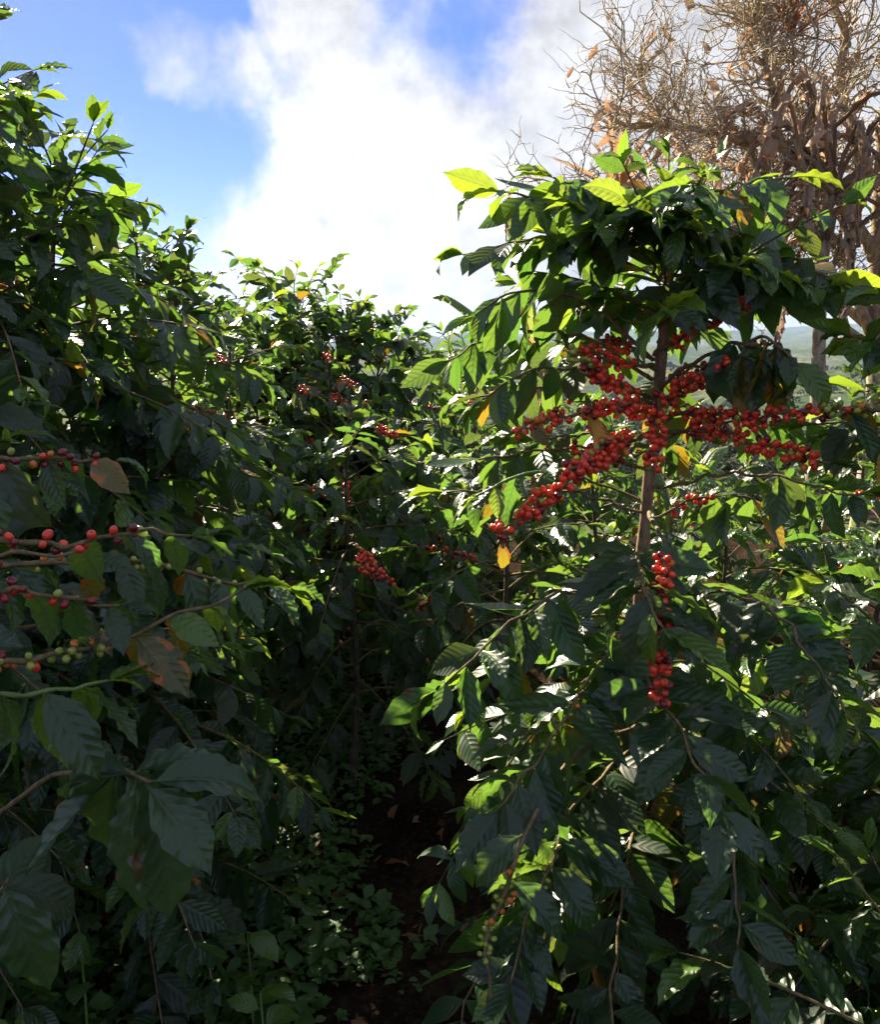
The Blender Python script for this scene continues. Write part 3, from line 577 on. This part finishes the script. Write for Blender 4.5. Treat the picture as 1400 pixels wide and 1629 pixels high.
def mat4(pos, R3, s):
    M = Matrix.Identity(4)
    for a in range(3):
        for b in range(3): M[a][b] = R3[a, b] * s
        M[a][3] = pos[a]
    return M
n_leaf_obj = 0
TW = dict(twig=TWIG, green=GREENTWIG)
for pi, p in enumerate(PLANTS):
    t = thing('coffee_plant', p.label, 'coffee plant', tuple(p.base))
    for TP, ra, rb in p.trunks:
        g = Geo(); PP = spline(TP, 30); rad = np.linspace(ra, rb, 30) * (1 + .10 * np.sin(np.arange(30) * 2.1)); g.tube(PP, rad, 8); link('trunk', g.mesh('trunk', TANBARK if p is hero else BARK), t)
    sc = score[pi]
    Ls = np.array([l[2] for l in p.leaves]); near = np.array([np.linalg.norm(p.base + l[0] - CAM_POS) for l in p.leaves])
    pick = np.zeros(len(Ls), bool)
    if p.detail:
        order = np.argsort(-sc)[:300]; order = order[sc[order] > 0]; pick[order] = (Ls * f_px / near)[order] > 22
    need = set(p.leaves[i][5] for i in np.nonzero(pick)[0]) | set(c[4] for c in p.cherries) if p.detail else set()
    bo = {}
    rest = Geo()
    for bi, (P, r0, r1, m) in enumerate(p.branches):
        if bi in need:
            g = Geo(); PP = spline(P, 2 * len(P) - 1); g.tube(PP, np.linspace(r0, r1, len(PP)) * (1 + .28 * (np.arange(len(PP)) % 2)), 6); bo[bi] = link('branch', g.mesh('branch', TW[m]), t)
        else: rest.tube(P, np.linspace(r0, r1, len(P)), 4)
    if rest.n: tag(link('inner_branches', rest.mesh('inner_branches', TWIG), t), kind='stuff')
    groups = {}
    for i, (pos, R3, L, sh, m, b) in enumerate(p.leaves):
        if pick[i] and b in bo:
            link('leaf', LEAF_MESH[m][sh], bo[b], mat4(pos, R3, L)); n_leaf_obj += 1
        else: groups.setdefault((sh, m), []).append((pos, R3, L))
    r = rng(900 + pi); byM = {}
    for (sh, m), lst in groups.items():
        V, F, UV = LO[sh]; P0 = np.array([a[0] for a in lst]); R0 = np.array([a[1] for a in lst]); S0 = np.array([a[2] for a in lst])
        W = np.einsum('nij,vj->nvi', R0, V) * S0[:, None, None] + P0[:, None]; k = len(lst); nv = len(V)
        FF = (F[None] + (np.arange(k) * nv)[:, None, None]).reshape(-1, 4)
        byM.setdefault(m, []).append((W.reshape(-1, 3), FF, np.tile(UV, (k, 1)), np.repeat(r.random(k), nv)))
    if byM:
        Vs, Fs, Us, Rs, Ms = [], [], [], [], []; n0 = 0; mats = []
        for m, chunk in byM.items():
            for W, FF, UV, RR in chunk: Vs.append(W); Fs.append(FF + n0); Us.append(UV); Rs.append(RR); Ms.append(np.full(len(FF), len(mats))); n0 += len(W)
            mats.append(LEAF[m])
        me = mesh_of('foliage', np.vstack(Vs), np.vstack(Fs), None, np.vstack(Us), np.concatenate(Rs))
        for m in mats: me.materials.append(m)
        me.polygons.foreach_set('material_index', np.concatenate(Ms).astype(np.int32))
        tag(link('foliage', me, t), kind='stuff')
    # cherries: the ones nearest the viewer singly, the rest joined
    cn = np.array([np.linalg.norm(p.base + c[0] - CAM_POS) for c in p.cherries]) if p.cherries else np.zeros(0)
    keep = set(np.argsort(cn)[:300].tolist()) if p.detail else set()
    rest = {}
    for i, (pos, R3, s, col, b) in enumerate(p.cherries):
        if i in keep and cn[i] < 4.6: link('cherry', CHERRY_MESH[col], bo[b], mat4(pos, R3, s))
        else: rest.setdefault(col, Geo()).add(CV @ R3.T * s + pos, CQ, CT, CUV, (i * .618) % 1)
    for col, g in rest.items(): tag(link('cherries', g.mesh('cherries', CHERRY_MATS[col]), t), kind='stuff')
print('plants', len(PLANTS), 'leaf objects', n_leaf_obj, 'leaves', sum(len(p.leaves) for p in PLANTS), 'cherries', [len(p.cherries) for p in PLANTS])

# ------------------------------------------------------------------ banana plants
def banana_blade(g, P, width, r, dry=False, cup=.35, tears=6):
    """a long blade on its midrib, torn here and there into strips between the side veins"""
    n = 26; P = spline(P, n); T = unit(np.gradient(P, axis=0)); S = unit(np.cross(T, [0, 0, 1.0]) + 1e-6); U = np.cross(S, T)
    u = np.linspace(0, 1, n); hw = width * np.sin(np.pi * np.clip(u * .96 + .03, 0, 1)) ** .55
    L = np.concatenate([[0], np.cumsum(np.linalg.norm(np.diff(P, axis=0), axis=1))])[-1]
    for sg in (-1, 1):
        cuts = sorted(set([0, n - 1] + list(r.integers(2, n - 2, tears)))) ; ang = cup + r.normal(0, .08)
        for a, b in zip(cuts[:-1], cuts[1:]):
            an = ang + r.normal(0, .75 if dry else .13); k = np.arange(a, b + 1); V = []; UV = []; strip = r.uniform(.12, .35) if r.random() < .4 else r.uniform(.5, 1.3)
            for q in (0, .25, .5, .75, 1.0):
                ax = an - (1.0 if dry else .9) * q * q
                shrink = 1 - (.10 * q if b - a > 1 else 0); kk = (k - (a + b) / 2) * shrink + (a + b) / 2
                base = np.stack([np.interp(kk, np.arange(n), P[:, c]) for c in range(3)], -1)
                y = hw[k] * q * (strip if dry else 1.0); V.append(base + sg * S[k] * (y * math.cos(ax))[:, None] + U[k] * (y * math.sin(ax) + (r.normal(0, .012, len(k)) if dry else .0))[:, None]); UV.append(np.stack([u[k], y / L * 1.0], -1))
            m = len(k); V = np.vstack(V); UV = np.vstack(UV); i = np.arange(4)[:, None] * m; j = np.arange(m - 1)[None]
            g.add(V, np.stack([i + j, i + j + 1, i + m + j + 1, i + m + j], -1).reshape(-1, 4), None, UV, r.random())
    return P
def banana(label, x, y, stem_h, leaves, seed, stem_r=.09, z0=None, skin=None):
    r = rng(seed); t = thing('banana_plant', label, 'banana plant', (x, y, float(height(x, y)) if z0 is None else z0)); zb_ = t.location.z
    g = Geo(); zz = np.linspace(-.05, stem_h, 10); g.tube(np.stack([.03 * np.sin(zz * 2), 0 * zz, zz], -1), np.linspace(stem_r, stem_r * .55, 10) * (1 + .05 * np.sin(zz * 9)), 12); link('stem', g.mesh('stem', skin or PSEUDO), t)
    for W, wd, dry in leaves:
        W = np.asarray(W, float) - np.array([x, y, zb_]); g = Geo(); P = banana_blade(g, W, wd, r, dry, tears=30 if dry else 7)
        l = link('dead_leaf' if dry else 'leaf', g.mesh('blade', BANANA_DRY if dry else BANANA), t)
        g2 = Geo(); base = np.array([0, 0, stem_h * .97]); PR = np.vstack([spline([base, (base + P[0]) / 2 + [0, 0, .05], P[0]], 6)[:-1], P]); g2.tube(PR, np.linspace(.016, .004, len(PR)), 6); link('midrib', g2.mesh('midrib', BANANA_DRY if dry else RIB), l)
    return t
banana('green banana plant with a raised pointed leaf behind the low bushes', .62, 5.6, 1.45,
       [([(.55, 5.6, 1.62), (.40, 5.62, 1.78), (.18, 5.66, 1.97), (.02, 5.68, 2.07), (-.05, 5.68, 2.06)], .085, False),
        ([(.5, 5.55, 1.55), (.30, 5.45, 1.70), (.12, 5.35, 1.70), (-.03, 5.28, 1.58), (-.10, 5.25, 1.42)], .13, False),
        ([(.6, 5.5, 1.6), (.5, 5.3, 1.72), (.40, 5.1, 1.68), (.34, 4.95, 1.5)], .13, False),
        ([(.66, 5.6, 1.6), (.60, 5.6, 2.0), (.52, 5.62, 2.35), (.46, 5.66, 2.6)], .11, False),
        ([(.70, 5.55, 1.6), (.80, 5.5, 1.9), (.95, 5.4, 2.05), (1.1, 5.3, 1.95)], .15, False),
        ([(.45, 5.55, 1.75), (.40, 5.5, 1.8), (.36, 5.45, 1.6), (.36, 5.45, 1.35)], .07, True),
        ([(.6, 5.5, 1.75), (.62, 5.45, 1.78), (.64, 5.4, 1.6), (.63, 5.4, 1.3)], .08, True),
        ([(.5, 5.62, 2.5), (.44, 5.64, 2.66), (.42, 5.64, 2.60), (.42, 5.62, 2.40)], .06, True)], 61)
banana('young banana plant with pale forked stalks behind the cherry branches', .98, 3.5, .85,
       [([(1.0, 3.48, .95), (1.04, 3.46, 1.15), (1.12, 3.5, 1.30), (1.22, 3.6, 1.32)], .05, False), ([(.96, 3.48, .95), (.93, 3.46, 1.15), (.86, 3.48, 1.28), (.78, 3.55, 1.30)], .05, False)], 62, stem_r=.035)
rd = rng(64)
def dead_frond(k):
    a = k * 2.4; q = rd.uniform(.25, .75); h = rd.uniform(-.35, .35); cx, cy = 2.45 + rd.normal(0, .22), 5.7 + rd.normal(0, .12); c, s_ = math.cos(a), math.sin(a)
    return ([(cx + .1 * c, cy + .1 * s_, 2.75 + h), (cx + .6 * q * c, cy + .6 * q * s_, 2.95 + h + rd.normal(0, .08)), (cx + q * c, cy + q * s_, 2.75 + h + rd.normal(0, .08)),
             (cx + q * 1.08 * c, cy + q * s_, 2.45 + h), (cx + q * rd.uniform(.8, 1.1) * c, cy + q * s_, 2.1 + h)], rd.uniform(.03, .065), True)
banana('dead banana plant with brown hanging leaves tangled in the dry tree', 2.5, 5.7, 2.75, [dead_frond(k) for k in range(28)], 63, stem_r=.06, skin=DEADBARK)

# ------------------------------------------------------------------ the dry tree
def dry_tree():
    r = rng(71); t = thing('dry_tree', 'leafless dry tree, tangle of brown twigs against the cloud at top right', 'tree', (3.35, 6.6, float(height(3.35, 6.6)))); base = np.array(t.location)
    twigs = Geo()
    def wander(p, d, L, n, wig, up=.0):
        pts = [p]; d = unit(d)
        for k in range(n):
            d = unit(d + r.normal(0, wig, 3) + np.array([0, 0, up])); pts.append(pts[-1] + d * L / n)
        return np.array(pts)
    def twig(p, d, L, rad, depth):
        P = wander(p, d, L, 6, .30, .03); twigs.tube(P, np.linspace(rad, rad * .45, len(P)), 4 if rad > .006 else 3, r.random())
        if depth == 0: return
        for k in range(int(r.integers(3, 6))):
            i = int(r.integers(1, 7)); dd = unit(P[i] - P[i - 1]) + r.normal(0, .75, 3) + np.array([0, -.1, .10])
            twig(P[i], dd, L * r.uniform(.40, .72), max(rad * .6, .0022), depth - 1)
    g = Geo(); TP = spline([(0, 0, -.2), (.05, 0, 1.2), (-.05, 0, 2.4), (-.12, -.05, 3.4)], 16); g.tube(TP, np.linspace(.13, .075, 16), 10); link('trunk', g.mesh('trunk', DEADBARK), t)
    limbs = [([(-.05, 0, 2.2), (-.5, -.2, 2.9), (-1.1, -.5, 3.3), (-1.7, -.8, 3.5), (-2.2, -1.0, 3.5)], .045), ([(-.1, 0, 2.8), (-.5, 0, 3.4), (-.95, -.1, 4.0), (-1.2, -.3, 4.7)], .05),
             ([(-.12, -.05, 3.3), (-.35, .1, 3.9), (-.5, 0, 4.6), (-.9, -.1, 5.2)], .05), ([(-.1, 0, 2.6), (.3, -.4, 3.2), (.5, -.6, 4.0), (.3, -.7, 4.8)], .045),
             ([(-.05, 0, 2.0), (-.6, -.4, 2.5), (-1.2, -.7, 2.75), (-1.8, -.9, 2.85), (-2.4, -1.1, 3.0)], .035), ([(-.1, 0, 2.4), (-.7, -.3, 3.1), (-1.2, -.6, 3.9), (-1.45, -.8, 4.4)], .04), ([(-.1, 0, 2.3), (-.9, .3, 2.9), (-1.6, .3, 3.7), (-1.9, .2, 4.2)], .035)]
    for W, rad in limbs:
        P = spline(W, 14); P[1:] += r.normal(0, .035, P[1:].shape); P = np.vstack([P[:1] * 1.0, P[1:]]); P[:, 2] -= .45 * (P[:, 2] > 1.5)
        g = Geo(); g.tube(P, np.linspace(rad, rad * .3, len(P)), 7); link('limb', g.mesh('limb', DEADBARK), t)
        for k in range(4, len(P)):
            for q in range(6):
                d = unit(P[k] - P[k - 1]) * .5 + r.normal(0, .7, 3) + np.array([-.1, -.15, .25])
                twig(P[k], d, r.uniform(.30, .65), rad * .16 + .0025, 2)
    tag(link('twigs', twigs.mesh('twigs', DEADTWIG), t), kind='stuff')
    # dead leaves still caught in the twigs, each one lifted away on its own
    V, F, UV = leaf_shape(6, 4, 1.9, .5, .06, 1.0, .9, .16); me = mesh_of('dry_leaf', V, F, TREELEAF, UV)
    allv = np.vstack(twigs.V)
    for k in range(295):
        q = allv[int(r.integers(len(allv)))]; a = r.uniform(0, 6.28); d = np.array([math.cos(a) * .5, math.sin(a) * .5, -.8])
        link('dry_leaf', me, t, mat4(q, frame(d, np.array([math.cos(a + 1), math.sin(a + 1), .3])), r.uniform(.07, .20)))
    print('twig verts', twigs.n)
dry_tree()

def bromeliad(label, loc, n, L, seed, mat):
    r = rng(seed); t = thing('bromeliad', label, 'plant', loc)
    for k in range(n):
        a = k * 2.4 + r.normal(0, .2); el = r.uniform(.35, 1.35); l = L * r.uniform(.7, 1.1)
        d = np.array([math.cos(a) * math.cos(el), math.sin(a) * math.cos(el), math.sin(el)])
        V, F, UV = leaf_shape(8, 2, r.uniform(.1, .6), .5, .005, 0, 0, .055, 0.0)
        M = frame(d, np.array([0, 0, 1.0]) + r.normal(0, .1, 3)); link('leaf', mesh_of('strap_leaf', V, F, mat, UV), t, mat4((0, 0, 0), M, l))
bromeliad('spiky brown bromeliad perched high in the dry tree', (2.28, 6.0, 3.70), 16, .42, 3, DRYLEAF)
bromeliad('upright tuft of straw-coloured dead fronds on the left of the dry tree', (1.08, 5.4, 2.62), 18, .55, 4, BANANA_DRY)

# ------------------------------------------------------------------ ground cover, litter and small things on the ground
def ground_cover():
    r = rng(91); g = Geo(); V, F, UV = leaf_shape(3, 2, .6, .3, .0, 0, 0, .30, .05)
    k = 0
    while k < 4200:
        x, y = r.uniform(-2.2, .35), r.uniform(.7, 4.6)
        if r.random() > sstep(-.08, -.45, x + .10 * math.sin(y * 5)) * .95 + .004: continue
        k += 1; z = float(height(x, y)); h = r.uniform(.03, .14) * (1.3 if x < -.3 else .8); a0 = r.uniform(0, 6.28); rn = r.random()
        for q in range(int(r.integers(5, 9))):
            a = a0 + q * 2.4; f = (q + 1) / 8; d = np.array([math.cos(a), math.sin(a), r.uniform(-.2, .7)])
            g.add(V @ frame(d, np.array([0, 0, 1.0]) + r.normal(0, .3, 3)).T * r.uniform(.016, .046) * (1.5 if rn > .8 else 1) + np.array([x + r.normal(0, .008), y + r.normal(0, .008), z + h * f]), F, None, UV, (rn + r.uniform(0, .3)) % 1)
    tag(link('ground_cover', g.mesh('ground_cover', WEED)), 'low leafy weeds covering the dark path edge', 'weeds', kind='stuff')
    g = Geo(); V, F, UV = leaf_shape(4, 2, 1.5, .5, .05, 0, .6, .2, .05)
    for k in range(520):
        x, y = r.uniform(-2.4, 2.2), r.uniform(.6, 5.5); a = r.uniform(0, 6.28)
        g.add(V @ frame(np.array([math.cos(a), math.sin(a), r.normal(0, .15)]), np.array([0, 0, 1.0]) + r.normal(0, .35, 3)).T * r.uniform(.07, .13) + np.array([x, y, float(height(x, y)) + .012]), F, None, UV, r.random())
    tag(link('leaf_litter', g.mesh('leaf_litter', DRYLEAF)), 'brown fallen leaves littering the soil under the bushes', 'leaf litter', kind='stuff')
ground_cover()

def weed(label, x, y, n, L, h, seed, mat=None, width=.26, cat='weed'):
    r = rng(seed); z = float(height(x, y)); t = thing('weed_plant', label, cat, (x, y, z)); g = Geo(); P = spline([(0, 0, -.01), (.01, 0, h * .5), (0, .02, h)], 6); g.tube(P, np.linspace(.004, .002, 6), 5); link('stem', g.mesh('stem', GREENTWIG), t)
    V, F, UV = leaf_shape(9, 4, .8, .28, .02, seed, .1, width, .1); me = mesh_of('weed_leaf', V, F, mat or LEAF[1], UV)
    for k in range(n):
        a = k * 2.4 + r.normal(0, .2); f = .45 + .55 * (k + 1) / n; q = np.array([np.interp(f, np.linspace(0, 1, 6), P[:, c]) for c in range(3)])
        link('leaf', me, t, mat4(q, frame(np.array([math.cos(a), math.sin(a), r.uniform(-.2, .6)]), np.array([0, 0, 1.0]) + r.normal(0, .2, 3)), L * r.uniform(.7, 1.1)))
weed('bright green seedling with a few oval leaves among the low weeds', -.45, 1.75, 6, .10, .38, 1)
weed('seedling with hanging pale green leaves at the path edge', -.37, 1.52, 6, .11, .42, 2)
weed('small weed with rounded green leaves beneath the drooping big-leaved twig', -.78, 1.62, 8, .07, .40, 3, WEED, .38)
weed('tall weed with a broad rounded pale leaf in the bottom left corner', -.58, 1.0, 5, .10, .74, 4, LEAF[1], .36)
weed('leafy weed in front of the clay stone', -.95, 2.1, 9, .06, .22, 5, WEED, .34)

def fallen(label, pos, L, a, seed, curl=1.9):
    r = rng(seed); V, F, UV = leaf_shape(9, 6, curl, .7, .09, seed, .8, .24, .06); o = link('fallen_leaf', mesh_of('fallen_leaf', V, F, DRYLEAF, UV), None, mat4(pos, frame(np.array([math.cos(a), math.sin(a), .25]), np.array([0, -.6, 1.0])), L)); tag(o, label, 'leaf')
fallen('curled orange dead leaf catching the sun beyond the dark hollow', (-.62, 3.70, float(height(-.62, 3.7)) + .06), .16, .3, 3)
fallen('smaller dead leaf beside the curled orange one', (-.55, 3.8, float(height(-.55, 3.8)) + .05), .12, 2.0, 4)

def clod():
    r = rng(8); u = np.linspace(0, np.pi, 10)[1:-1]; th = np.arange(14) / 14 * 6.283; x, y = -1.19, 2.42; z = float(height(x, y))
    V = np.array([[math.sin(a) * math.cos(b) * .13, math.sin(a) * math.sin(b) * .10, math.cos(a) * .10] for a in u for b in th]); V = V * (1 + r.normal(0, .05, (len(V), 1))); V = np.sign(V) * np.abs(V / .13) ** .8 * .13
    Q = np.array([[i * 14 + j, i * 14 + (j + 1) % 14, (i + 1) * 14 + (j + 1) % 14, (i + 1) * 14 + j] for i in range(7) for j in range(14)])
    T = np.array([[len(V), (j + 1) % 14, j] for j in range(14)] + [[len(V) + 1, 98 + j, 98 + (j + 1) % 14] for j in range(14)]); V = np.vstack([V, [[0, 0, .095]], [[0, 0, -.095]]])
    tag(link('stone', mesh_of('stone', V, [Q[:, ::-1], T[:, ::-1]], STONE), None, Matrix.Translation((x, y, z + .05))), 'pinkish clay stone half hidden by weeds on the left bank', 'stone')
clod()

# scrub and woods on the slope and valley side, one far mass
def valley_woods():
    r = rng(99); n, m = 3200, 26; y = 110 * np.exp(r.random(n) * math.log(13)); x = y * r.uniform(-.2, .65, n)
    keep = np.sin(x * .03 + 1.7) * np.sin(y * .017 + x * .008) + r.normal(0, .35, n) > -.15; x, y = x[keep], y[keep]; n = len(x)
    z = height(x, y); S = r.uniform(1.6, 3.6, n) * (1 + y / 700)
    d = unit(r.normal(0, 1, (n, m, 3))); d[..., 2] = np.abs(d[..., 2]) * 1.1 - .25
    c = np.stack([x, y, z + S * .55], -1)[:, None] + d * (S[:, None, None] * r.uniform(.45, .75, (n, m, 1)))
    t = unit(np.cross(d, r.normal(0, 1, (n, m, 3)))); b = np.cross(d, t); h = S[:, None, None] * r.uniform(.16, .34, (n, m, 1))
    V = np.stack([c - t * h, c + b * h * .8 + d * h * .25, c + t * h, c - b * h * .8 + d * h * .25], 2).reshape(-1, 3); F = np.arange(n * m * 4).reshape(-1, 4)
    UV = np.tile([[.1, 0], [.5, .2], [.9, 0], [.5, -.2]], (n * m, 1)); RN = np.repeat(r.random(n), m * 4)
    tag(link('valley_woods', mesh_of('valley_woods', V, F, WOODS, UV, RN, smooth=False)), 'grey-green scrub and trees on the far valley side', 'woods', kind='stuff')
valley_woods()

# the air over the valley
def haze():
    lo, hi = gz.min() - 1, max(gz.max(), 40) + 30; x0, x1, y0, y1 = -14600, 14600, -700, 14200
    V = [(x, y, z) for z in (lo, hi) for y in (y0, y1) for x in (x0, x1)]; F = np.array([[0, 2, 3, 1], [4, 5, 7, 6], [0, 1, 5, 4], [2, 6, 7, 3], [0, 4, 6, 2], [1, 3, 7, 5]])
    m, n = new_mat('air'); v = n.new('ShaderNodeVolumePrincipled'); v.inputs['Color'].default_value = (.42, .60, 1, 1); v.inputs['Density'].default_value = 4e-5; v.inputs['Anisotropy'].default_value = .2
    o = n.new('ShaderNodeOutputMaterial'); n.t.links.new(v.outputs[0], o.inputs['Volume'])
    tag(link('haze', mesh_of('haze', V, F, m, smooth=False)), 'pale blue haze in the air over the valley', 'haze', kind='stuff')
haze()
